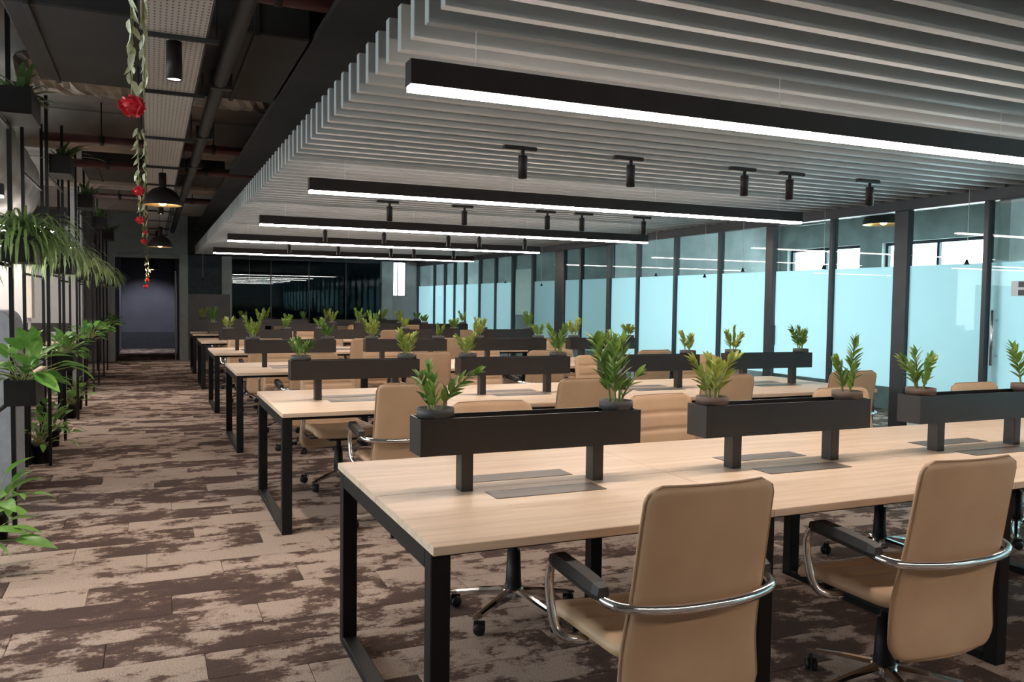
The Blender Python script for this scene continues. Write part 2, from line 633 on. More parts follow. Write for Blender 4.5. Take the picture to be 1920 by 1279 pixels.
# door frame round the passage
d1 = struct(empty('door_1', (0, YE, 0)), 'grey metal door frame round the dark passage opening')
for a, bb in ((-0.84, -0.74), (0.59, 0.78)):
    MB().bbox(a, bb, -0.10, 0.2, 0, 2.42, 0.006).build('jamb', 'frame', d1)
MB().bbox(-0.74, 0.59, -0.06, 0.2, 2.33, 2.42, 0.006).build('lintel', 'frame', d1)
MB().bbox(0.50, 0.53, 0.05, 0.1, 0, 2.05, 0.004).build('door_stile', 'frame', d1)
wp = struct(empty('wall_passage'), 'slate walls of the passage beyond the opening')
MB().box(-0.85, -0.75, YE + 0.2, 25.5, 0, 2.9).build('side_wall', 'darkwall', wp)
MB().box(0.62, 0.72, YE + 0.2, 25.5, 0, 2.9).build('side_wall', 'darkwall', wp)
MB().box(-0.75, 0.62, 25.4, 25.5, 0, 2.9).build('back_wall', 'darkwall', wp)
MB().bbox(-0.75, 0.62, 25.36, 25.4, 0, 0.46, 0.004).build('dado', 'darkband', wp)
MB().box(-0.85, 0.72, YE + 0.2, 25.5, 2.9, 2.95).build('passage_ceiling', 'plenum', wp)
# dark glass front
dg = struct(empty('wall_dark_glass'), 'dark glass front of an unlit room reflecting the lamps')
xs = [1.74, 2.64, 3.54, 4.44, 5.33]
for a, bb in zip(xs, xs[1:]):
    MB().box(a + 0.004, bb - 0.004, YE + 0.04, YE + 0.05, 0.06, 2.36).build('pane', 'darkglass', dg)
for x in xs:
    MB().bbox(x - 0.012, x + 0.012, YE + 0.02, YE + 0.07, 0, 2.42, 0.003).build('mullion', 'mullion', dg)
MB().bbox(1.74, 5.33, YE + 0.01, YE + 0.08, 2.36, 2.42, 0.003).build('top_rail', 'mullion', dg)
MB().bbox(1.74, 5.33, YE + 0.01, YE + 0.08, 0.0, 0.06, 0.003).build('bottom_rail', 'mullion', dg)
dr = MB().box(1.6, 5.45, 24.4, 24.5, 0, 2.9).box(1.55, 1.6, YE + 0.16, 24.5, 0, 2.9).box(5.45, 5.5, YE + 0.16, 24.5, 0, 2.9).box(1.6, 5.45, YE + 0.16, 24.5, 2.9, 2.95)
dr.build('dark_room_shell', 'black_room', dg)

# ------------------------------------------------------------------ baffle ceiling
bf = struct(empty('ceiling_baffles', (X0 + 0.17, 0, ZS)), 'grey metal baffle slats hung in parallel above the desks')
SP, XS0 = 0.1745, 0.885
smesh = MB().bbox(0, XW - XS0 - 0.02, -0.0225, 0.0225, 0, SH, 0.002).mesh('baffle_slat', 'slat')
ny = int((19.6 + 1.3) / SP)
for i in range(ny + 1):
    y = 2.631 - SP * 23 + i * SP
    if y > 19.75:
        break
    link('baffle_slat', smesh, bf, (XS0 - X0 - 0.17, y, 0))
for x in (1.6, 3.2, 4.8):
    MB().box(x - 0.02 - bf.location.x, x + 0.02 - bf.location.x, -1.4, 19.7, SH, SH + 0.04).build('carrier', 'plenum', bf)
MB().box(XS0, XW, -1.4, 19.7, 2.95, 2.99).build('plenum_light_stop', 'plenum', bf, (-X0 - 0.17, 0, -ZS))  # added black board, keeps stray light out of the gaps between slats

# ------------------------------------------------------------------ glass partition on the right
wr = struct(empty('wall_right', (XW, 0, 0)), 'glass partition with frosted film band and dark mullions')
ym = [-3.3, -2.4, -1.5, -0.6, 0.3, 1.22, 2.15, 3.0, 3.85, 4.69, 5.53, 6.375, 7.28, 8.17, 9.09, 10.0, 10.80, 11.69, 12.42, 13.50, 14.41, 15.26, 16.13, 17.0, 17.69, 18.36, 19.15, YE]
thick = {5.53: 0.075, 7.28: 0.06, 10.80: 0.045, 12.42: 0.16, 13.50: 0.03}
solid = {(13.50, 14.41), (12.42, 13.50)}
DOORS = {(3.85, 4.69), (6.375, 7.28)}
for a, bb in zip(ym, ym[1:]):
    ta, tb = thick.get(a, 0.022), thick.get(bb, 0.022)
    if (a, bb) in DOORS:
        continue
    p = MB().box(-0.005, 0.005, a + ta, bb - tb, 0.06, 2.30).build('pane', 'glass', wr)
    if (a, bb) == (13.50, 14.41):
        continue
    lo = 0.69
    MB().box(0.008, 0.010, a + ta, bb - tb, lo, 1.81).build('frost_film', 'film', p)
for y in ym:
    t = thick.get(y, 0.022)
    MB().bbox(-0.035, 0.04, y - t, y + t, 0.0, 2.31, 0.003).build('mullion', 'mullion', wr)
MB().bbox(-0.05, 0.05, YB, YE, 2.31, ZS + SH + 0.03, 0.004).build('top_rail', 'mullion', wr)
MB().bbox(-0.035, 0.035, -3.3, YE, 0.0, 0.06, 0.003).build('bottom_rail', 'mullion', wr)
MB().box(-0.05, 0.05, YB, -3.33, 0, 2.31).build('solid_wall', 'greywall', wr)
MB().box(-0.05, 0.05, YB, YE, ZS + SH + 0.03, ZC).build('bulkhead', 'plenum', wr)
MB().bbox(0.03, 0.05, 13.55, 14.37, 1.20, 2.05, 0.003).build('white_board', 'whiteboard', wr)
for k, (a, bb) in enumerate(sorted(DOORS)):
    d = struct(empty('door_%d' % (k + 2), (XW, a, 0)), ['frameless glass door with pale plate and long steel pull handle', 'frosted glass door beside a thick dark mullion'][k])
    p = MB().box(-0.006, 0.006, 0.03, bb - a - 0.07 if k else bb - a - 0.03, 0.03, 2.28).build('pane', 'glass', d)
    MB().box(0.009, 0.011, 0.03, bb - a - 0.07 if k else bb - a - 0.03, 0.69, 1.81).build('frost_film', 'film', p)
    hy = bb - a - 0.11 if k else bb - a - 0.10
    h = MB()
    if k == 0:
        for sx in (-1, 1):
            h.tube([(sx * 0.05, hy, 0.97), (sx * 0.05, hy, 1.42)], 0.014, 10)
        for z in (1.05, 1.34):
            h.tube([(-0.05, hy, z), (0.05, hy, z)], 0.009, 8)
        h.build('pull_handle', 'steel', d)
        sg = MB().box(-0.010, -0.007, 0.20, 0.62, 1.535, 1.655).build('pale_plate', 'whiteboard', d)  # pale plate on the pane, carries two dark bars
        for z0 in (1.54, 1.605):
            MB().box(-0.012, -0.0105, 0.30, 0.56, z0, z0 + 0.045).build('dark_field', 'mullion', sg)
    else:
        h.bbox(-0.05, 0.05, hy + 0.03, hy + 0.06, 1.0, 1.22, 0.004)
        h.build('pull_handle', 'mullion', d)

# rooms behind the glass: outer wall with windows, cross walls, ceilings
XO = XW + 3.2
wo = struct(empty('wall_outer', (XO, 0, 0)), 'concrete outer wall of the meeting rooms with daylight windows')
wins = [(4.95, 6.6), (7.0, 8.7), (9.1, 10.6), (11.2, 12.3), (14.55, 16.1), (16.4, 18.2), (18.4, 20.3), (1.2, 4.2), (-3.1, -1.2), (-0.9, 0.9)]
ZW0, ZW1 = 0.75, 2.34
edges = sorted(wins)
prev = YB
for a, bb in edges:
    MB().box(0, 0.2, prev, a, 0, 2.9).build('pier', 'concrete', wo)
    MB().box(0, 0.2, a, bb, 0, ZW0).build('sill_wall', 'concrete', wo)
    MB().box(0, 0.2, a, bb, ZW1, 2.9).build('head_wall', 'concrete', wo)
    prev = bb
MB().box(0, 0.2, prev, YE + 0.2, 0, 2.9).build('pier', 'concrete', wo)
for k, (a, bb) in enumerate(edges + LW):
    left = k >= len(edges)
    wi = struct(empty('window_%d' % (k + 1), (XL - 0.12 if left else XO + 0.08, a, 0.9 if left else ZW0)))
    ww, hh = bb - a, (1.7 if left else ZW1 - ZW0)
    fr = MB().box(0, 0.05, 0, ww, 0, 0.04).box(0, 0.05, 0, ww, hh - 0.04, hh).box(0, 0.05, 0, 0.04, 0.04, hh - 0.04).box(0, 0.05, ww - 0.04, ww, 0.04, hh - 0.04).box(0, 0.05, ww / 2 - 0.02, ww / 2 + 0.02, 0.04, hh - 0.04)
    fr.build('window_frame', 'mullion', wi)
    for q in (0, 1):
        MB().box(0.02, 0.026, 0.04 + q * (ww / 2 - 0.02), ww / 2 - 0.02 + q * (ww / 2 - 0.02), 0.04, hh - 0.04).build('pane', 'winglass', wi)
    la = bpy.data.lights.new('window_daylight_portal', 'AREA')
    la.shape = 'RECTANGLE'
    la.size = hh
    la.size_y = ww
    la.cycles.is_portal = True
    lo_ = bpy.data.objects.new('window_daylight_portal', la)
    COL.objects.link(lo_)
    lo_.location = (XL - 0.17, (a + bb) / 2, 1.75) if left else (XO + 0.22, (a + bb) / 2, (ZW0 + ZW1) / 2)
    lo_.rotation_euler = (0, -PI / 2 if left else PI / 2, 0)
rc = struct(MB().box(XW + 0.05, XO, YB, YE, 2.75, 2.8).build('ceiling_rooms', 'concrete'), 'pale ceiling of the meeting rooms behind the glass')
for k, y in enumerate((-3.45, 4.6, 10.80, 14.41, 16.2, YE)):
    struct(MB().box(XW + 0.06, XO, y - 0.05, y + 0.05, 0, 2.75).build('wall_room_%d' % (k + 1), 'concrete'))


# ------------------------------------------------------------------ linear pendant lamps
def linear_lamp(x0, x1, y, label, top=ZS + 0.02):
    if x0 > 0:
        y = snap(y)
    t = tag(empty('linear_pendant_lamp', ((x0 + x1) / 2, y, 2.18)), label, 'lamp', 'black linear pendant lamps')
    hw = (x1 - x0) / 2
    b = MB()
    b.box(-hw, hw, -0.035, -0.029, 0, 0.085).box(-hw, hw, 0.029, 0.035, 0, 0.085).box(-hw, hw, -0.029, 0.029, 0.012, 0.085)
    b.box(-hw, -hw + 0.005, -0.029, 0.029, 0, 0.012).box(hw - 0.005, hw, -0.029, 0.029, 0, 0.012)
    b.build('housing', 'lampblack', t)
    MB().box(-hw + 0.006, hw - 0.006, -0.0345, 0.0345, -0.0155, -0.001).build('diffuser', 'strip', t)
    n = 4 if x0 > 0 else 3
    for i in range(n):
        x = -hw + 0.25 + (2 * hw - (0.5 if x0 > 0 else 1.2)) * i / (n - 1)
        MB().tube([(x, 0, 0.085), (x, 0, top - 2.18)], 0.0018, 5).build('suspension_wire', 'cord', t)
    return t


YC = Y1 + DEP / 2


def snap(y):       # nearest baffle slat
    return 2.631 + round((y - 2.631) / SP) * SP


lamp_x = [(0.82, 5.45), (0.99, 5.30), (0.99, 5.50), (0.90, 5.30), (0.93, 5.45)]
for r in range(5):
    linear_lamp(lamp_x[r][0], lamp_x[r][1], YC + r * PITCH_R - (0.06 if r in (2,) else 0.3 if r == 3 else 0.02),
                'long black linear pendant lamp over the %s bench from the dark glass wall' % row_name(r))
linear_lamp(0.9, 5.4, YC - PITCH_R, 'long black linear pendant lamp hung before the sixth bench from the dark glass wall')
for k, y in enumerate((4.4, 7.2, 10.05, 10.85, 14.3)):
    linear_lamp(-3.6, -1.0, y, 'short linear pendant lamp in the side bay, %s from the dark glass wall' % ORD[4 - k], ZC)


# ------------------------------------------------------------------ track spotlights
def track_spot_proto():
    t = empty('track_spotlight')
    MB().bbox(-0.13, 0.09, -0.018, 0.018, -0.025, -0.001, 0.003).build('track_adapter', 'lampblack', t)
    MB().tube([(0, 0, -0.02), (0, 0, -0.06)], 0.012, 8).build('swivel', 'lampblack', t)
    h = MB().lathe([(0.0, -0.055), (0.027, -0.055), (0.029, -0.06), (0.029, -0.195), (0.025, -0.195), (0.024, -0.18), (0.0, -0.18)], 16)
    h.build('housing', 'lampblack', t)
    MB().lathe([(0.0, -0.188), (0.0245, -0.188)], 16).build('lens', 'lens_dim', t)
    return t


sp0 = track_spot_proto()
first = True
spx = [2.13, 2.92, 3.82, 4.26, 5.01]
for r in range(4):
    for i, x in enumerate(spx):
        o = sp0 if first else copy_tree(sp0)
        first = False
        o.location = (x + R.uniform(-.03, .03), snap(4.72 + r * 3.12), ZS - 0.0005)
        o.rotation_euler = (0, 0, 0 if i != 3 else PI)
        tag(o, 'black track spotlight, %s from the corridor in %s row from dark glass wall' % (ORD[i], ORD[3 - r]), 'spotlight', 'track spotlights under the baffles')

# ------------------------------------------------------------------ bench desks
TOPZ = 0.75


def bench(name, x0, y0, nmod, label, group):
    t = tag(empty(name, (x0, y0, 0)), label, 'desk', group)
    W = MOD * nmod
    for m in range(nmod):
        for s in (0, 1):
            a, bb = m * MOD, (m + 1) * MOD
            ya, yb = (0, DEP / 2 - 0.0015) if s == 0 else (DEP / 2 + 0.0015, DEP)
            MB().bbox(a + 0.0006, bb - 0.0006, ya, yb, TOPZ - 0.027, TOPZ, 0.0018).build('desktop', 'wood', t)
            cx = a + MOD / 2
            yf = DEP / 2 + (-0.185 if s == 0 else 0.085)
            MB().bbox(cx - 0.22, cx + 0.22, yf, yf + 0.115, TOPZ + 0.0002, TOPZ + 0.0025, 0.001).build('cable_flap', 'flap', t)
    for k in range(nmod + 1):
        x = k * MOD
        xa = 0.004 if k == 0 else (W - 0.064 if k == nmod else x - 0.03)
        f = MB()
        for ya in (0.03, DEP - 0.09):
            f.bbox(xa, xa + 0.06, ya, ya + 0.06, 0.0, TOPZ - 0.028, 0.003)
        f.bbox(xa, xa + 0.06, 0.09, DEP - 0.09, TOPZ - 0.088, TOPZ - 0.028, 0.003)
        f.bbox(xa, xa + 0.06, 0.09, DEP - 0.09, 0.0, 0.035, 0.003)
        f.build('leg_frame', 'black', t)
    for ya in (0.07, DEP - 0.11):
        MB().bbox(0.07, W - 0.07, ya, ya + 0.04, TOPZ - 0.053, TOPZ - 0.028, 0.003).build('cross_beam', 'black', t)
    return t


b0 = None
for r in range(NROW):
    lb = 'long pale oak bench desk with black frame, %s from the dark glass wall' % row_name(r)
    if b0 is None:
        b0 = bench('bench_desk', X0, Y1, 4, lb, 'bench desks by the glass partition')
    else:
        o = copy_tree(b0)
        o.location = (X0, Y1 + r * PITCH_R, 0)
        o['label'] = lb
lb0 = None
for r in (2, 3, 4):
    lb = 'pale oak bench desk in side bay, %s from dark glass wall, behind a planter rack' % row_name(r)
    if lb0 is None:
        lb0 = bench('bench_desk', -0.94 - 2 * MOD, Y1 + r * PITCH_R, 2, lb, 'bench desks in the side bay')
    else:
        o = copy_tree(lb0)
        o.location = (-0.94 - 2 * MOD, Y1 + r * PITCH_R, 0)
        o['label'] = lb


# ------------------------------------------------------------------ planter boxes on the desks
def planter_proto():
    t = empty('desk_planter_box')
    L_, D_, z0, z1, th = 0.894, 0.13, 0.143, 0.274, 0.008
    b = MB()
    b.box(0, L_, -D_ / 2, -D_ / 2 + th, z0, z1).box(0, L_, D_ / 2 - th, D_ / 2, z0, z1)
    b.box(0, th, -D_ / 2 + th, D_ / 2 - th, z0, z1).box(L_ - th, L_, -D_ / 2 + th, D_ / 2 - th, z0, z1)
    b.box(th, L_ - th, -D_ / 2 + th, D_ / 2 - th, z0, z0 + th)
    b.build('box', 'planter', t)
    for x in (0.165, 0.705):
        MB().bbox(x, x + 0.046, -0.03, 0.03, 0.0, z0, 0.002).build('post', 'planter', t)
    return t


pl0 = planter_proto()
first = True
PLX = []
for r in range(NROW):
    for m in range(4):
        o = pl0 if first else copy_tree(pl0)
        first = False
        o.location = (X0 + m * MOD + 0.138, Y1 + r * PITCH_R + DEP / 2 - 0.012, TOPZ)
        PLX.append((r, m, Vector(o.location)))
        tag(o, 'dark planter box on posts, %s from corridor on %s bench from dark glass wall' % (ORD[m], row_name(r)), 'planter', 'planter boxes on the bench desks')
for r in (2, 3, 4):
    o = copy_tree(pl0)
    o.location = (-0.94 - MOD + 0.12, Y1 + r * PITCH_R + DEP / 2, TOPZ)
    tag(o, 'dark planter box on side bay desk, %s bench from dark glass wall' % row_name(r), 'planter', 'planter boxes in the side bay')


# ------------------------------------------------------------------ leaves and plants
def leaf_mesh(name, m, L_=0.06, W_=0.024, bend=0.25, fold=0.25, n=5):
    vs, fs = [], []
    for i in range(n + 1):
        t = i / n
        wv = W_ / 2 * (math.sin(PI * t ** 0.8) ** 0.8 if 0 < t < 1 else 0.02)
        y = L_ * t
        z = -bend * L_ * t * t
        vs += [(-wv, y, z + wv * fold), (0, y, z), (wv, y, z + wv * fold)]
    for i in range(n):
        a = i * 3
        fs += [(a, a + 1, a + 4, a + 3), (a + 1, a + 2, a + 5, a + 4)]
    mb = MB()
    mb.add(vs, fs, True)
    return mb.mesh(name, m)


ZZ = {k: leaf_mesh('leaf', k, 0.058, 0.024, 0.15, 0.3) for k in ('leaf', 'leaf_lime')}
BROAD = leaf_mesh('leaf', 'broad', 0.17, 0.075, 0.45, 0.25, 7)
POTH = leaf_mesh('leaf', 'broad', 0.10, 0.05, 0.4, 0.2, 5)


def pot_parts(t, rt_, h, m='pot', soil=0.85, n=20):
    p = MB().lathe([(0.0, 0.0), (rt_ * 0.72, 0.0), (rt_ * 0.83, h * 0.8), (rt_ * 1.0, h * 0.8), (rt_, h), (rt_ * 0.93, h), (rt_ * 0.9, h * soil), (0, h * soil)], n)
    p.build('pot', m, t)
    MB().lathe([(0.0, h * soil + 0.004), (rt_ * 0.885, h * soil + 0.002)], n).build('soil', 'soil', t)


def orient(d, roll=0.0):
    d = Vector(d).normalized()
    q = d.to_track_quat('Y', 'Z')
    return (q.to_matrix() @ Matrix.Rotation(roll, 3, 'Y')).to_euler()


def add_leaves(t, leaves, me, joined, name='leaf'):
    """leaves: (position, direction, roll, scale)"""
    if not joined:
        for p, d, ro, s in leaves:
            link(name, me, t, p, orient(d, ro), (s, s, s))
        return
    mb = MB()
    for p, d, ro, s in leaves:
        mt = orient(d, ro).to_matrix()
        vs = [(mt @ (v.co * s)) + Vector(p) for v in me.vertices]
        mb.add(vs, [tuple(f.vertices) for f in me.polygons], True)
    o = link('foliage', mb.mesh('foliage', me.materials[0].name if False else 'leaf'), t)
    o.data.materials.clear()
    o.data.materials.append(me.materials[0])
    o['kind'] = 'stuff'


def zz_plant(stems, lime=False, joined=False, seed=0, pot='pot'):
    """stems: (azimuth, lean, height, leaf pairs, leaf scale)"""
    R2 = random.Random(seed)
    t = empty('potted_plant')
    h = 0.155
    pot_parts(t, 0.067, h, pot, 0.9)
    st = MB()
    leaves = []
    for az, lean, H, n, ls in stems:
        bx, by = 0.022 * math.cos(az), 0.022 * math.sin(az)
        pts = []
        for i in range(9):
            q = i / 8
            rr = 0.6 * lean * H * q ** 1.6
            pts.append(Vector((bx + rr * math.cos(az), by + rr * math.sin(az), h * 0.88 + H * q * (1 - 0.12 * lean * q))))
        st.tube(pts, [0.0055 * (1 - 0.6 * i / 8) for i in range(9)], 6)
        for k in range(n):
            q = 0.22 + 0.78 * k / max(1, n - 1)
            f = min(7.999, q * 8)
            i = int(f)
            p = pts[i].lerp(pts[i + 1], f - i)
            tan = (pts[i + 1] - pts[i]).normalized()
            side = tan.cross(Vector((math.cos(az + 1.3 * math.sin(seed + az)), math.sin(az + 1.3), 0.1))).normalized()
            for sgn in (-1, 1):
                d = side * sgn * (0.62 - 0.2 * q) + tan * (0.75 + 0.4 * q) + Vector((R2.uniform(-.2, .2), R2.uniform(-.2, .2), R2.uniform(-.1, .15)))
                leaves.append((p, d, R2.uniform(-0.7, 0.7), ls * (1.1 - 0.35 * abs(q - 0.45)) * R2.uniform(0.85, 1.15)))
        tan = (pts[8] - pts[7]).normalized()
        leaves.append((pts[8], tan, R2.uniform(-1, 1), ls * 0.9))
    st.build('stem', 'stem', t)
    add_leaves(t, leaves, ZZ['leaf_lime' if lime else 'leaf'], joined)
    return t


def rnd_stems(n, H, seed, ls=1.0, lean=0.5):
    q = random.Random(seed)
    return [(2 * PI * i / n + q.uniform(-.5, .5), lean * q.uniform(0.5, 1.3), H * q.uniform(0.65, 1.05), int(6 + 5 * H / 0.2), ls * q.uniform(0.85, 1.1)) for i in range(n)]


# foreground plants, one by one as photographed
FRONT = {
    (0, 0, 0): dict(stems=[(-0.35, 1.15, 0.165, 8, 0.95), (2.9, 0.4, 0.12, 5, 0.95), (1.8, 0.25, 0.14, 5, 1.15), (4.2, 0.35, 0.115, 5, 0.95)], lime=False, pot='pot'),
    (0, 0, 1): dict(stems=[(2.6, 0.40, 0.25, 13, 1.15), (0.4, 0.12, 0.24, 12, 1.1), (4.0, 0.28, 0.22, 11, 1.1), (-0.1, 0.9, 0.12, 3, 1.1)], lime=False, pot='pot'),
    (0, 1, 0): dict(stems=[(2.8, 0.55, 0.17, 8, 1.0), (-0.3, 0.55, 0.18, 8, 1.05), (1.4, 0.2, 0.16, 7, 1.0), (4.4, 0.35, 0.15, 7, 1.0), (0.4, 0.8, 0.14, 6, .95)], lime=True, pot='potbrown'),
    (0, 1, 1): dict(stems=[(0.2, 0.16, 0.24, 13, 1.0), (2.9, 0.35, 0.15, 8, 0.95), (4.4, 0.3, 0.12, 6, .95)], lime=False, pot='potbrown'),
    (0, 2, 0): dict(stems=[(2.8, 0.75, 0.16, 7, 1.0), (0.2, 0.7, 0.16, 7, 1.0), (1.5, 0.15, 0.17, 7, 1.1), (4.4, 0.45, 0.14, 6, 1.0)], lime=False, pot='potbrown'),
    (0, 2, 1): dict(stems=[(2.4, 0.35, 0.2, 9, 1.05), (0.2, 0.2, 0.21, 9, 1.0), (4.2, 0.3, 0.15, 7, 1.0)], lime=False, pot='potbrown'),
}
H_BACK = [0.15, 0.19, 0.22, 0.13, 0.17, 0.12, 0.20, 0.16]
bank = []
for k in range(6):
    joined = True
    bank.append(zz_plant(rnd_stems(3 + k % 3, H_BACK[k] + 0.02, 40 + k, 1.05), lime=k in (1, 3, 4), joined=joined, seed=60 + k))
used = set()
for r, m, loc in PLX:
    for e in (0, 1):
        key = (r, m, e)
        if key in FRONT:
            s = FRONT[key]
            o = zz_plant(s['stems'], s['lime'], False, 11 + m * 3 + e, s['pot'])
        elif r <= 1:
            n = 3 + (m + e) % 3
            o = zz_plant(rnd_stems(n, H_BACK[(m * 2 + e + r * 3) % 8] + 0.01, 5 + r * 50 + m * 7 + e, 1.0), (m + e) % 2 == 1, False, 90 + r * 31 + m * 5 + e)
        else:
            k = (r * 5 + m * 3 + e * 2) % 6
            if k in used:
                o = copy_tree(bank[k])
            else:
                o = bank[k]
                used.add(k)
            o.rotation_euler = (0, 0, R.uniform(0, 6.28))
            s_ = R.uniform(0.9, 1.15)
            o.scale = (1, 1, s_) if False else (1, 1, 1)
        o.location = (loc.x + (0.075 if e == 0 else 0.894 - 0.075), loc.y, loc.z + 0.143 + 0.0082)
        tag(o, 'potted plant at %s end of %s box from corridor, %s bench from dark glass wall' % (('corridor', 'window')[e], ORD[m], row_name(r)), 'plant', 'plants in the desk planter boxes')
        # the liner that carries the pot
for k in range(6):
    if k not in used:
        for c in list(bank[k].children):
            bpy.data.objects.remove(c)
        bpy.data.objects.remove(bank[k])


# ------------------------------------------------------------------ office chairs
def spline(pts, n=6):
    out = []
    P = [Vector(p) for p in pts]
    P = [P[0] * 2 - P[1]] + P + [P[-1] * 2 - P[-2]]
    for i in range(1, len(P) - 2):
        for k in range(n):
            t = k / n
            a, b_, c, d = P[i - 1], P[i], P[i + 1], P[i + 2]
            out.append(0.5 * ((2 * b_) + (c - a) * t + (2 * a - 5 * b_ + 4 * c - d) * t * t + (3 * b_ - a - 3 * c + d) * t ** 3))
    out.append(P[-2])
    return out


def slab(nu, nv, center, halfw, thick, rc, front_fn):
    """closed cushion: v runs along its length, u across; rounded outline"""
    mb = MB()
    vs = {}
    out = []
    for side in (0, 1):
        for j in range(nv + 1):
            v = j / nv
            for i in range(nu + 1):
                u = -1 + 2 * i / nu
                u = math.sin(u * PI / 2) * 0.5 + u * 0.5
                p, nrm = center(u, v)
                hw = halfw(v)
                ed = min((1 - abs(u)) * hw, v * rc[2], (1 - v) * rc[2])
                q = max(0.0, min(1.0, ed / rc[0]))
                th = thick * (0.30 + 0.70 * math.sqrt(1 - (1 - q) ** 2))
                if side == 1:
                    th = th * 1.0 + front_fn(u, v) * q
                    pos = p + nrm * th
                else:
                    pos = p - nrm * th * 0.55
                vs[(side, j, i)] = len(out)
                out.append(pos)
    fs = []
    for j in range(nv):
        for i in range(nu):
            fs.append((vs[(1, j, i)], vs[(1, j, i + 1)], vs[(1, j + 1, i + 1)], vs[(1, j + 1, i)]))
            fs.append((vs[(0, j, i)], vs[(0, j + 1, i)], vs[(0, j + 1, i + 1)], vs[(0, j, i + 1)]))
    for j in range(nv):
        fs.append((vs[(0, j, 0)], vs[(1, j, 0)], vs[(1, j + 1, 0)], vs[(0, j + 1, 0)]))
        fs.append((vs[(0, j, nu)], vs[(0, j + 1, nu)], vs[(1, j + 1, nu)], vs[(1, j, nu)]))
    for i in range(nu):
        fs.append((vs[(0, 0, i)], vs[(0, 0, i + 1)], vs[(1, 0, i + 1)], vs[(1, 0, i)]))
        fs.append((vs[(0, nv, i)], vs[(1, nv, i)], vs[(1, nv, i + 1)], vs[(0, nv, i + 1)]))
    mb.add(out, fs, True)
    return mb


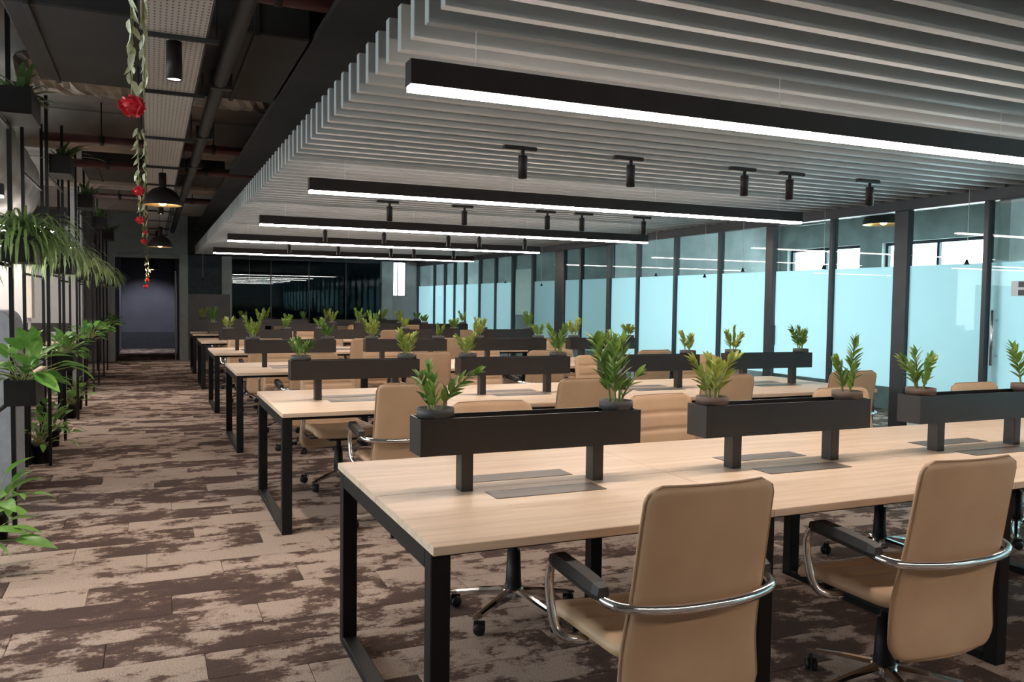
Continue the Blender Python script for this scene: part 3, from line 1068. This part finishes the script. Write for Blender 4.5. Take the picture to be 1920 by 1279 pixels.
def chair_proto():
    t = empty('office_chair')
    # --- backrest: bottom z .38 to top z 1.0
    LB = 0.69

    def corner(v, L, r):      # how much the half width shrinks in rounded corners
        d = min(v, 1 - v) * L
        if d >= r:
            return 0.0
        return r - math.sqrt(max(0, r * r - (r - d) ** 2))

    def bw(v):
        base = 0.246 - 0.020 * min(1, v / 0.45) if v < 0.45 else 0.226 - 0.010 * (v - 0.45) / 0.55
        return base - corner(v, LB, 0.085 if v < 0.5 else 0.05)

    def bc(u, v):
        z = 0.258 + LB * v * 0.995
        y = -0.262 - 0.035 * v - 0.05 * v * v + 0.018 * math.exp(-((v - 0.30) / 0.2) ** 2)
        x = u * bw(v)
        y += 0.022 * u * u
        n = Vector((-0.22 * u, 1, 0.12)).normalized()
        return Vector((x, y, z)), n

    def ribs(u, v):
        g = 0
        if abs(u) < 0.86:
            for k in (0.34, 0.47, 0.60, 0.73, 0.86):
                g -= 0.012 * math.exp(-((v - k) / 0.012) ** 2)
        return g

    slab(16, 64, bc, bw, 0.024, (0.022, 0, LB), ribs).build('backrest', 'leather', t)
    ol = [bc(-1, j / 30)[0] for j in range(31)] + [bc(-1 + 2 * i / 8, 1.0)[0] for i in range(1, 8)] + [bc(1, 1 - j / 30)[0] for j in range(31)] + [bc(1 - 2 * i / 8, 0.0)[0] for i in range(1, 9)]
    MB().tube([p + Vector((0, -0.004, 0)) for p in ol], 0.0042, 6).build('piping', 'leather_dark', t)
    # --- seat
    LS = 0.47

    def sw(v):
        return 0.245 - corner(v, LS, 0.06) - 0.012 * (1 - v)

    def scn(u, v):
        y = -0.245 + LS * v
        z = 0.435 + 0.012 * u * u - 0.03 * max(0, (v - 0.78) / 0.22) ** 2 + 0.012 * max(0, (0.2 - v) / 0.2) ** 2
        return Vector((u * sw(v), y, z)), Vector((0, 0, 1))

    def sribs(u, v):
        g = 0
        if abs(u) < 0.86:
            for k in (0.30, 0.52, 0.74):
                g -= 0.010 * math.exp(-((v - k) / 0.016) ** 2)
        return g

    slab(16, 48, scn, sw, 0.034, (0.03, 0, LS), sribs).build('seat', 'leather', t)
    # --- chrome arm tube: one bent tube from under the seat round the back and down again
    hp = [(-0.20, 0.01, 0.402), (-0.262, 0.03, 0.408), (-0.288, 0.06, 0.44), (-0.294, 0.088, 0.53), (-0.294, 0.088, 0.605), (-0.294, 0.055, 0.643), (-0.293, -0.04, 0.640), (-0.289, -0.16, 0.625), (-0.282, -0.235, 0.614), (-0.245, -0.288, 0.607), (-0.13, -0.327, 0.603), (0, -0.336, 0.602)]
    pts = hp + [(-x, y, z) for x, y, z in hp[-2::-1]]
    MB().tube(spline(pts, 4), 0.0145, 10).build('arm_tube', 'chrome', t)
    for s in (-1, 1):
        p = MB()
        sec = []
        prof = [(-0.225, 0.628, 0.019, 0.022), (-0.20, 0.630, 0.026, 0.029), (-0.10, 0.640, 0.027, 0.030), (0.03, 0.650, 0.026, 0.028), (0.07, 0.645, 0.017, 0.018)]
        vs_, fs_ = [], []
        for y, z, wv, hh in prof:
            x = s * (0.292 - 0.008 * max(0, -y) / 0.22)
            for dx, dz in ((-1, 0), (-0.75, 1), (0.75, 1), (1, 0), (0.8, -0.55), (-0.8, -0.55)):
                vs_.append((x + dx * wv, y, z + dz * hh))
        for k in range(len(prof) - 1):
            for i in range(6):
                fs_.append((k * 6 + i, k * 6 + (i + 1) % 6, k * 6 + 6 + (i + 1) % 6, k * 6 + 6 + i))
        fs_ += [(5, 4, 3, 2, 1, 0), tuple(range(24, 30))]
        p.add(vs_, fs_)
        p.build('arm_pad', 'pad', t)
    MB().bbox(-0.11, 0.11, -0.12, 0.13, 0.365, 0.408, 0.006).bbox(-0.21, 0.21, 0.085, 0.115, 0.395, 0.412, 0.003).build('tilt_mechanism', 'plastic', t)
    MB().tube([(0.10, 0.02, 0.385), (0.235, 0.05, 0.385)], 0.007, 6).build('tilt_lever', 'plastic', t)
    MB().lathe([(0.018, 0.37), (0.018, 0.30), (0.030, 0.30), (0.036, 0.16), (0.042, 0.10), (0.0, 0.10)], 14).build('gas_lift', 'plastic', t)
    MB().lathe([(0.0, 0.07), (0.048, 0.07), (0.052, 0.10), (0.045, 0.128), (0.0, 0.128)], 16).build('base_hub', 'chrome', t)
    leg = MB()
    vs_, fs_ = [], []
    for y, z, wv, hh in ((0.035, 0.108, 0.024, 0.020), (0.16, 0.096, 0.020, 0.014), (0.27, 0.080, 0.015, 0.009), (0.305, 0.074, 0.011, 0.006)):
        for dx, dz in ((-1, -1), (-1, 0.4), (-0.45, 1), (0.45, 1), (1, 0.4), (1, -1)):
            vs_.append((dx * wv, y, z + dz * hh))
    for k in range(3):
        for i in range(6):
            fs_.append((k * 6 + i, k * 6 + (i + 1) % 6, k * 6 + 6 + (i + 1) % 6, k * 6 + 6 + i))
    fs_ += [(5, 4, 3, 2, 1, 0), tuple(range(18, 24))]
    leg.add(vs_, fs_)
    lm = leg.mesh('base_leg', 'chrome')
    c = MB()
    for s in (-1, 1):
        prof = [(0.0, -0.009), (0.020, -0.009), (0.0262, -0.004), (0.0262, 0.004), (0.020, 0.009), (0.0, 0.009)]
        n = 14
        vv, ff = [], []
        for r_, h_ in prof:
            for i in range(n):
                a = 2 * PI * i / n
                vv.append((s * 0.0135 + h_, -0.012 + r_ * math.cos(a), 0.0265 + r_ * math.sin(a)))
        for k in range(len(prof) - 1):
            for i in range(n):
                ff.append((k * n + i, k * n + (i + 1) % n, (k + 1) * n + (i + 1) % n, (k + 1) * n + i))
        c.add(vv, ff, True)
    c.bbox(-0.005, 0.005, -0.038, 0.012, 0.02, 0.062, 0.002)
    c.tube([(0, 0, 0.04), (0, 0, 0.074)], 0.006, 6)
    cm = c.mesh('caster', 'plastic')
    for k in range(5):
        l = link('base_leg', lm, t, None, (0, 0, 2 * PI * k / 5 + 0.3))
        link('caster', cm, l, (0, 0.292, 0), (0, 0, R.uniform(-1.2, 1.2)))
    return t


ch0 = chair_proto()
first = True
# (row, seat, side): exact places where the photograph shows them;  side 0 = facing the end wall, 1 = back to it
FIX = {
    (0, 0, 0): (1.425, 2.185, 0.0), (0, 1, 0): (2.465, 2.185, -0.02), (0, 2, 0): (3.74, 2.1, 0.05),
    (0, 0, 1): (1.52, 3.43, PI - 0.03), (0, 1, 1): (2.55, 3.44, PI + 0.10), (0, 2, 1): (3.80, 3.43, PI), (0, 3, 1): (4.96, 3.43, PI),
    (1, 0, 0): (1.44, 5.08, -0.03), (1, 1, 0): (2.60, 5.08, 0.06), (1, 2, 0): (3.76, 5.06, -0.05), (1, 3, 0): (4.95, 5.06, -0.08),
}
for r in range(NROW):
    for m in range(4):
        for s in (0, 1):
            key = (r, m, s)
            if key == (0, 3, 0):
                continue
            if key in FIX:
                x, y, a = FIX[key]
            else:
                x = X0 + (m + 0.5) * MOD + R.uniform(-0.10, 0.14)
                y = Y1 + r * PITCH_R + (0.0 if s == 0 else DEP - 0.0) + (-1 if s == 0 else 1) * R.choice((-0.03, -0.01, 0.02, 0.16))
                a = (0 if s == 0 else PI) + R.uniform(-0.12, 0.12)
            o = ch0 if first else copy_tree(ch0)
            first = False
            o.location = (x, y, 0)
            o.rotation_euler = (0, 0, a)
            tag(o, 'tan leather chair, %s from corridor at %s bench from dark glass wall, %s' % (ORD[m], row_name(r), ('facing it', 'back to it')[s]), 'chair', 'tan office chairs at the benches')
for r, x, y, a in ((2, -1.7, Y1 + 2 * PITCH_R - 0.05, 0.1), (2, -1.55, Y1 + 2 * PITCH_R + DEP + 0.05, PI)):
    o = copy_tree(ch0)
    o.location = (x, y, 0)
    o.rotation_euler = (0, 0, a)
    tag(o, 'tan leather chair at side bay desk, %s bench from dark glass wall, %s' % (row_name(r), 'back to it' if a == PI else 'facing it'), 'chair', 'tan chairs in the side bay')


# ------------------------------------------------------------------ planter racks along the corridor
def rack_box(t, x0, x1, y0, y1, z0, z1):
    th = 0.006
    b = MB()
    b.box(x0, x1, y0, y0 + th, z0, z1).box(x0, x1, y1 - th, y1, z0, z1).box(x0, x0 + th, y0 + th, y1 - th, z0, z1).box(x1 - th, x1, y0 + th, y1 - th, z0, z1)
    b.box(x0 + th, x1 - th, y0 + th, y1 - th, z0, z0 + th)
    return b.build('planter_box', 'black', t)


LEV = [(0.80, 0.95), (1.63, 1.78), (2.47, 2.62)]
RX0, RX1 = -0.965, -0.79


def rack(r):
    y0 = Y1 + r * PITCH_R - (0.47 if r == 1 else 0.04)
    t = tag(empty('planter_rack', (0, 0, 0)), 'tall black steel planter rack beside %s bench from dark glass wall' % row_name(r), 'plant rack', 'planter racks along the corridor')
    y1 = y0 + 1.32
    ps = 0.0125
    for yy in (y0, y1):
        for xx in (RX0, RX1):
            z1 = {1: 3.38, 2: 3.1}.get(r, 3.38)
            MB().box(xx - ps, xx + ps, yy - ps, yy + ps, 0, z1).build('upright', 'black', t)
    for z0, z1 in LEV:
        ya = y1 - 0.45 if r == 1 else y0 + 0.02
        rack_box(t, RX1 + 0.014, RX1 + 0.174, ya, ya + 0.43, z0, z1)
        for xx in (RX0, RX1):
            MB().box(xx - 0.008, xx + 0.008, y0, y1, z0 - 0.02, z0 - 0.002).build('shelf_rail', 'black', t)
    return y0, y1


def broad_plant(n, seed, me, spread, L, joined, label, cat='plant', group=None, pot=None, name='leafy_plant'):
    q = random.Random(seed)
    t = tag(empty(name), label, cat, group)
    st = MB()
    leaves = []
    h = 0
    if pot:
        pot_parts(t, pot[0], pot[1], 'plastic', 0.9)
        h = pot[1] * 0.9
    else:
        MB().box(-0.06, 0.06, -0.14, 0.14, 0, 0.10).build('root_ball', 'soil', t)
        h = 0.10
    for i in range(n):
        az = q.uniform(0, 2 * PI)
        el = q.uniform(0.15, 1.35)
        ln = L * q.uniform(0.35, 1.0)
        base = Vector((q.uniform(-0.04, 0.04), q.uniform(-0.11, 0.11) if not pot else q.uniform(-.04, .04), h))
        d = Vector((math.cos(az) * math.cos(el) * spread, math.sin(az) * math.cos(el), math.sin(el)))
        pts = [base + d * ln * k / 3 + Vector((0, 0, 0.25 * ln * math.sin(PI * k / 3) * 0.3)) for k in range(4)]
        st.tube(pts, 0.0028, 5, False)
        dd = d + Vector((0, 0, -0.35 + q.uniform(-.2, .25)))
        leaves.append((pts[3], dd, q.uniform(-0.6, 0.6), q.uniform(0.65, 1.2)))
    st.build('stem', 'stem', t)
    add_leaves(t, leaves, me, joined)
    return t


def spider_plant(n, seed, L, label, group, m='spider', wv=0.007, droop=1.0, name='spider_plant'):
    q = random.Random(seed)
    t = tag(empty(name), label, 'plant', group)
    MB().box(-0.06, 0.06, -0.14, 0.14, 0, 0.10).build('root_ball', 'soil', t)
    mb = MB()
    for i in range(n):
        az = q.uniform(0, 2 * PI)
        ln = L * q.uniform(0.55, 1.15)
        el = q.uniform(0.5, 1.4)
        base = Vector((q.uniform(-0.03, 0.03), q.uniform(-0.1, 0.1), 0.10))
        hd = Vector((math.cos(az), math.sin(az), 0))
        sd = Vector((-math.sin(az), math.cos(az), 0))
        vs_, fs_ = [], []
        p = base.copy()
        ang = el
        N = 7
        for k in range(N + 1):
            wk = wv * q.uniform(0.9, 1.1) * (0.7 + 0.6 * math.sin(PI * min(1, k / N + 0.15))) if k < N else 0.0008
            vs_ += [p - sd * wk, p + sd * wk]
            p = p + (hd * math.cos(ang) + Vector((0, 0, math.sin(ang)))) * (ln / N)
            ang -= droop * q.uniform(0.25, 0.5)
        for k in range(N):
            fs_.append((2 * k, 2 * k + 1, 2 * k + 3, 2 * k + 2))
        mb.add(vs_, fs_, True)
    o = mb.build('foliage', m, t)
    o['kind'] = 'stuff'
    return t


for r in range(1, NROW):
    y0, y1 = rack(r)
    rn = row_name(r)
    bx = RX1 + 0.094
    for e, ya in (((1, y1 - 0.235),) if r == 1 else ((0, y0 + 0.235),)):
        nearr = r <= 2
        big = r == 1
        wd = ('window', 'passage')[e]
        tail = '%s rack from dark glass wall, %s pair' % (rn, ('farther', 'nearer')[e])
        a = broad_plant(44 if big else (85 if nearr else 55), 300 + r * 7 + e, BROAD if big else POTH, 1.0, 0.26 if big else 0.2, not nearr,
                        'leafy plant on low tier, %s rack from dark glass wall' % rn, 'plant', 'plants on the low rack tier')
        a.location = (bx, ya, LEV[0][0] + 0.0075)
        a = spider_plant(300 if nearr else 160, 400 + r * 7 + e, 0.46 if big else 0.42, 'spider plant on middle tier, %s rack from dark glass wall' % rn, 'spider plants on the racks')
        a.location = (bx, ya, LEV[1][0] + 0.0075)
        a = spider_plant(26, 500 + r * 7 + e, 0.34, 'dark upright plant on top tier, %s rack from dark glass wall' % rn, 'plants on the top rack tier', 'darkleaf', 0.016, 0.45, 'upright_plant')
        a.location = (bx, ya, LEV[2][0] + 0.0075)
    if r <= 3:
        for e, ya in enumerate((y0 + (0.32 if r == 1 else 0.16), y1 - 0.3)):
            a = broad_plant(26 if r == 1 else 34, 600 + r * 5 + e, BROAD if r == 1 else POTH, 1.0, 0.26, r > 2, 'leafy floor plant under %s rack from dark glass wall, end %s it' % (rn, ('farther from', 'nearer to')[e]),
                            'plant', 'floor plants under the racks', (0.085, 0.17))
            a.location = (RX1 - 0.09 + (0.03 if r == 1 else 0), ya, 0.0)

# ------------------------------------------------------------------ things in the side bay
bo = tag(empty('felt_booth_panel', (0, 0, 0)), 'grey felt divider with rounded top corner between the planter racks', 'divider')
vs_, fs_ = [], []
prof = [(-0.90, 0.02), (-0.90, 1.20)] + [(-0.98 + 0.08 * math.cos(a * PI / 10), 1.20 + 0.13 * math.sin(a * PI / 10)) for a in range(1, 6)] + [(-2.3, 1.33), (-2.3, 0.02)]
n = len(prof)
for y in (6.72, 7.30):
    vs_ += [(x, y, z) for x, z in prof]
fs_ = [tuple(range(n)), tuple(range(2 * n - 1, n - 1, -1))] + [(i, i + n, (i + 1) % n + n, (i + 1) % n) for i in range(n)]
MB().add(vs_, fs_).build('felt_panel', 'booth', bo)
f = MB()
for x in (-1.0, -2.2):
    f.box(x - 0.02, x + 0.02, 6.8, 7.22, 0.0, 0.02)
f.build('foot', 'black', bo)
o = tag(MB().bbox(-3.95, -1.28, 10.5, 10.56, 0.0, 1.86, 0.006).build('partition_panel', 'whitewall'), 'off-white partition panel in the side bay left of the racks', 'partition')
o = tag(empty('tall_cabinet', (-1.5, 12.3, 0)), 'narrow cream cabinet on the side wall stub beside the partition', 'cabinet')
MB().bbox(-0.06, 0.10, -0.1, 0.15, 1.15, 1.82, 0.006).build('cabinet_body', 'cream', o)
MB().bbox(-0.058, 0.098, -0.112, -0.102, 1.155, 1.815, 0.003).build('cabinet_door', 'cream', o)
MB().bbox(-0.03, 0.0, 0.0, 0.05, 0.0, 1.15, 0.003).bbox(0.04, 0.07, 0.0, 0.05, 0.0, 1.15, 0.003).build('support_leg', 'greywall', o)
struct(MB().box(XL, -1.25, 15.6, 15.7, 0, 2.6).build('wall_side_bay', 'greywall'))
struct(MB().bbox(-1.25, -1.05, 15.5, 15.75, 0, 3.3, 0.005).build('trim_1', 'greywall'), 'grey corner pier in the side bay')

# ------------------------------------------------------------------ corridor ceiling: ducts, pipes, tray
o = tag(empty('cable_tray', (0.117, 0, 2.80)), 'pale perforated cable tray running along the corridor ceiling', 'cable tray')
joints = [1.2, 2.95, 4.71, 6.0, 7.72, 9.43, 10.9, 12.45, 14.2, 16.0, 17.8, 19.6]
for a, bb in zip(joints, joints[1:]):
    MB().box(-0.155, 0.155, a + 0.012, bb - 0.012, 0, 0.003).build('tray_panel', 'perf', o)
for y in joints:
    MB().box(-0.19, 0.22, y - 0.010, y + 0.010, -0.022, 0.0).build('cross_support', 'plenum', o)
    for x in (-0.185, 0.21):
        MB().tube([(x, y, 0), (x, y, 0.14 if 4.9 < y < 6.8 or 11 < y < 12.5 else 0.28)], 0.005, 5).build('hanger_rod', 'plenum', o)
for x in (-0.165, 0.155):
    MB().box(x, x + 0.01, 1.2, 19.6, 0.0, 0.06).build('side_rail', 'plenum', o)

o = tag(empty('air_duct', (0, 0, 2.95)), 'dark rectangular air duct crossing the corridor before the foil-wrapped one', 'duct')
MB().bbox(-0.70, 0.87, 5.0, 6.7, 0, 0.40, 0.01).build('duct_body', 'plenum', o)
for x in (-0.6, 0.55):
    MB().bbox(x, x + 0.03, 4.985, 6.715, -0.012, 0.41, 0.003).build('flange', 'plenum', o)
o = tag(empty('foil_duct', (0, 0, 3.24)), 'foil-wrapped duct with crumpled skin behind the dark duct', 'duct')
mb = MB()
vs_, fs_ = [], []
q = random.Random(3)
NX, NA = 60, 14
for i in range(NX + 1):
    x = -0.95 + 3.15 * i / NX
    for k in range(NA):
        a = 2 * PI * k / NA
        rr = 0.23 + q.uniform(-0.02, 0.02)
        vs_.append((x, 7.75 + 1.6 * rr * math.cos(a), 0.56 * rr * math.sin(a)))
for i in range(NX):
    for k in range(NA):
        fs_.append((i * NA + k, i * NA + (k + 1) % NA, (i + 1) * NA + (k + 1) % NA, (i + 1) * NA + k))
mb.add(vs_, fs_, False).build('wrap', 'foil', o)
o = tag(empty('air_duct', (0, 0, 2.98)), 'dark rectangular air duct crossing the corridor beyond the red pipes', 'duct')
MB().bbox(-0.75, 0.87, 11.2, 12.4, 0, 0.36, 0.01).build('duct_body', 'plenum', o)
for x in (-0.6, 0.7):
    MB().bbox(x, x + 0.03, 11.19, 12.41, -0.01, 0.37, 0.003).build('flange', 'plenum', o)
for k, (y, z) in enumerate(((4.55, 3.02), (9.45, 3.02), (10.75, 2.96), (14.4, 3.0))):
    t = tag(empty('sprinkler_pipe', (0, y, z)), 'dark red sprinkler pipe across the corridor ceiling, %s from dark glass wall' % ORD[3 - k], 'pipe', 'red sprinkler pipes')
    MB().tube([(-0.98, 0, 0), (2.4, 0, 0)], 0.045, 12).build('pipe', 'redpipe', t)
    for x in (-0.45, 0.62):
        MB().tube([(x, 0, 0), (x, 0, ZC - z)], 0.008, 6).build('hanger_rod', 'plenum', t)
        MB().tube([(x - 0.02, 0, 0), (x + 0.02, 0, 0)], 0.052, 12).build('clamp', 'plenum', t)
t = tag(empty('cable_bundle', (0, 0, 0)), 'black cable bundle clipped beside the perforated tray', 'cables')
MB().tube([(0.43, 1.0, 2.885), (0.44, 4.0, 2.885), (0.43, 7, 2.885), (0.44, 10, 2.885), (0.43, 14, 2.885), (0.44, 19.5, 2.885)], 0.05, 8).build('cables', 'plenum', t)
for y in (5.9, 7.8, 9.6):
    MB().bbox(0.37, 0.51, y, y + 0.05, 2.83, 2.94, 0.004).build('clip', 'plenum', t)

# round flexible duct at the far left
t = tag(empty('flexible_duct', (0, 0, 0)), 'wide silver flexible duct drooping over the side bay', 'duct')
path = spline([(-1.55, 5.5, 2.95), (-1.44, 7.0, 2.82), (-1.42, 8.5, 2.70), (-1.44, 10.0, 2.64), (-1.62, 11.6, 2.64), (-1.9, 12.9, 2.6)], 8)
q = random.Random(5)
MB().tube(path, [0.40 - 0.0018 * i + 0.018 * math.sin(i * 1.9) + q.uniform(-.012, .012) for i in range(len(path))], 28).build('duct_sleeve', 'duct', t)

# ------------------------------------------------------------------ corridor lamps
def cyl_spot(x, y, z, label):
    t = tag(empty('cylinder_downlight', (x, y, z)), label, 'downlight', 'cylinder downlights under the tray')
    MB().lathe([(0, 0.2), (0.040, 0.2), (0.041, 0.0), (0.036, 0.0), (0.035, 0.02), (0, 0.02)], 20).build('housing', 'lampblack', t)
    MB().lathe([(0.0, 0.006), (0.035, 0.006)], 20).build('lens', 'lens', t)
    ld = bpy.data.lights.new('downlight_beam', 'SPOT')
    ld.energy = 110
    ld.color = (1, 0.88, 0.76)
    ld.spot_size = 1.5
    ld.spot_blend = 0.8
    ld.shadow_soft_size = 0.035
    lo_ = bpy.data.objects.new('downlight_beam', ld)
    COL.objects.link(lo_)
    lo_.parent = t
    lo_.location = (0, 0, -0.01)


cyl_spot(0.122, 4.84, 2.60, 'black cylinder downlight under tray, nearest the foil-wrapped duct')
cyl_spot(0.13, 12.6, 2.60, 'black cylinder downlight under tray, between the two dome pendants')
cyl_spot(0.13, 18.6, 2.60, 'black cylinder downlight under tray, before the passage')


def dome(x, y, z, rad, label, cable_top):
    t = tag(empty('dome_pendant', (x, y, z)), label, 'pendant lamp', 'black dome pendants')
    out = [(rad * math.cos(a * PI / 20), rad * 1.0 * math.sin(a * PI / 20)) for a in range(0, 10)]
    inn = [(r_ * 0.965, z_ * 0.96) for r_, z_ in out]
    MB().lathe(out + [(0.03, rad * 0.995), (0.0, rad * 0.995)], 28).build('dome', 'lampblack', t)
    MB().lathe([(rad, 0.0)] + inn, 28).build('inner_face', 'gold', t)
    MB().lathe([(0.038, rad * 0.97), (0.038, rad * 0.97 + 0.15), (0, rad * 0.97 + 0.15)], 16).build('neck', 'lampblack', t)
    MB().tube([(0, 0, rad + 0.1), (0, 0, cable_top - z)], 0.004, 6).build('cable', 'lampblack', t)
    MB().lathe([(0, 0.07), (0.03, 0.06), (0.045, 0.03), (0.03, 0.0), (0, -0.008)], 14).build('bulb', 'bulb', t)
    return t


dome(0.118, 9.45, 2.40, 0.19, 'black dome pendant with gold inside, hung from the middle of the tray', 2.79)
dome(0.143, 15.0, 2.275, 0.19, 'black dome pendant with gold inside, hung before the passage door', 2.79)
dome(0.03, 21.6, 2.1, 0.17, 'black dome pendant hung inside the dark passage', 2.9)
ld = bpy.data.lights.new('passage_spot', 'SPOT')
ld.energy = 190
ld.color = (0.85, 0.88, 1.0)
ld.spot_size = 1.4
ld.spot_blend = 0.6
ld.shadow_soft_size = 0.04
t = tag(empty('passage_downlight', (-0.05, 23.6, 2.84)), 'small downlight in the ceiling of the passage', 'downlight')
MB().lathe([(0, 0.06), (0.05, 0.06), (0.05, 0.0), (0.0, 0.0)], 16).build('housing', 'lampblack', t)
MB().lathe([(0.0, -0.002), (0.04, -0.002)], 16).build('lens', 'lens', t)
lo_ = bpy.data.objects.new('passage_spot', ld)
COL.objects.link(lo_)
lo_.parent = t
lo_.location = (0, 0, -0.02)
lo_.rotation_euler = (0.45, 0, 0)
# lamp in the meeting room
dome(8.2, 7.5, 2.44, 0.24, 'black dome pendant glowing inside the glass meeting room', 2.74)

# ------------------------------------------------------------------ hanging garlands and cords
pet = leaf_mesh('petal', 'petal_w', 0.085, 0.03, 0.3, 0.5, 4)
pety = leaf_mesh('petal', 'petal_y', 0.075, 0.026, 0.3, 0.5, 4)


def bloom_mesh(m):
    mb = MB()
    q = random.Random(9)
    for i in range(26):
        az = i * 2.399
        el = math.asin(1 - 2 * (i + 0.5) / 26)
        d = Vector((math.cos(az) * math.cos(el), math.sin(az) * math.cos(el), math.sin(el)))
        mt = orient(d, q.uniform(0, 3)).to_matrix()
        for x0, x1, y0, y1 in ((-0.008, 0.008, 0.0, 0.02), (-0.02, 0.02, 0.02, 0.045)):
            mb.add([mt @ Vector((x0, y0, 0)), mt @ Vector((x1, y0, 0)), mt @ Vector((x1 * 1.2, y1, 0.006)), mt @ Vector((x0 * 1.2, y1, 0.006))], [(0, 1, 2, 3)])
    core = [(0.001, -0.035), (0.022, -0.028), (0.036, 0.0), (0.022, 0.028), (0.001, 0.035)]
    mb.lathe(core, 10)
    return mb.mesh('bloom', m)


BLOOM = bloom_mesh('petal_r')
gar = [(-0.075, 4.17, 2.30, 0, 'fourth'), (-0.09, 7.45, 2.30, 0, ''), (-0.11, 10.2, 2.30, 1, ''), (-0.10, 14.1, 2.30, 1, ''), (-0.10, 18.9, 1.66, 1, '')]
for g, (x, y, zb, yel, _) in enumerate(gar):
    t = tag(empty('flower_garland', (x, y, zb)), 'hanging garland of pale petals with a red bloom, %s from the passage' % ORD[4 - g], 'garland', 'garlands along the corridor tray')
    q = random.Random(70 + g)
    H = 2.80 - zb
    for dx in (0.0, 0.05):
        MB().tube([(dx, 0, 0.0), (dx + 0.006, 0.0, H * 0.5), (dx, 0, H)], 0.0035, 5).build('string', 'stem', t)
    nn = int(H / 0.035)
    for k in range(nn):
        z = 0.07 + (H - 0.08) * k / nn
        for dx in (0.0, 0.05):
            d = Vector((q.uniform(-.55, .55), q.uniform(-.55, .55), -1))
            link('petal', pety if (yel and q.random() < 0.55) else pet, t, (dx + q.uniform(-.008, .008), 0, z + 0.05), orient(d, q.uniform(0, 6)), [q.uniform(.6, 1.05)] * 3)
    s_ = 1.25 if g == 0 else 1.0
    link('bloom', BLOOM, t, (0.0, 0, 0.0), (q.uniform(-.3, .3), q.uniform(-.3, .3), 0), (s_, s_, s_ * 0.85))
    if g >= 3:
        link('bloom', BLOOM, t, (0.03, 0.0, 0.14), (0.4, 0, 1), (0.8, 0.8, 0.8))
for k, (x, y, zb) in enumerate([(6.1, 4.69, 1.79), (6.1, 6.37, 1.80), (6.1, 7.51, 1.81), (6.1, 8.15, 1.76), (6.1, 9.34, 1.80), (6.1, 12.82, 1.72), (6.1, 14.36, 1.79), (1.0, 18.5, 1.81), (1.93, 18.5, 1.79), (4.8, 18.5, 1.8)]):
    y = snap(y)
    t = tag(empty('hanging_bell', (x, y, zb)), ('small black bell on white cord by glass partition, %s from plated door' % ORD[k]) if x > 5 else ('small black bell on white cord before dark glass wall, %s from corridor' % ORD[k - 7]), 'hanging bell', 'bells on cords by the glass' if x > 5 else 'bells on cords by the dark glass wall')
    MB().tube([(0, 0, 0.03), (0, 0, ZS - zb + 0.01)], 0.0025, 5).build('cord', 'cord', t)
    MB().lathe([(0.0, 0.045), (0.008, 0.04), (0.014, 0.02), (0.024, 0.0), (0.0, 0.003)], 10).build('bell', 'lampblack', t)

# chairs seen dimly inside the meeting rooms
for x, y, a in ((7.2, 11.3, 1.2), (7.3, 9.4, 2.0), (7.5, 5.1, 0.6)):
    o = copy_tree(ch0)
    o.location = (x, y, 0)
    o.rotation_euler = (0, 0, a)
    tag(o, 'chair blurred behind the frosted glass of the %s' % ('meeting room beside the white board' if y > 11 else 'meeting room with the dome pendant' if y > 6 else 'meeting room beside the plated glass door'), 'chair')
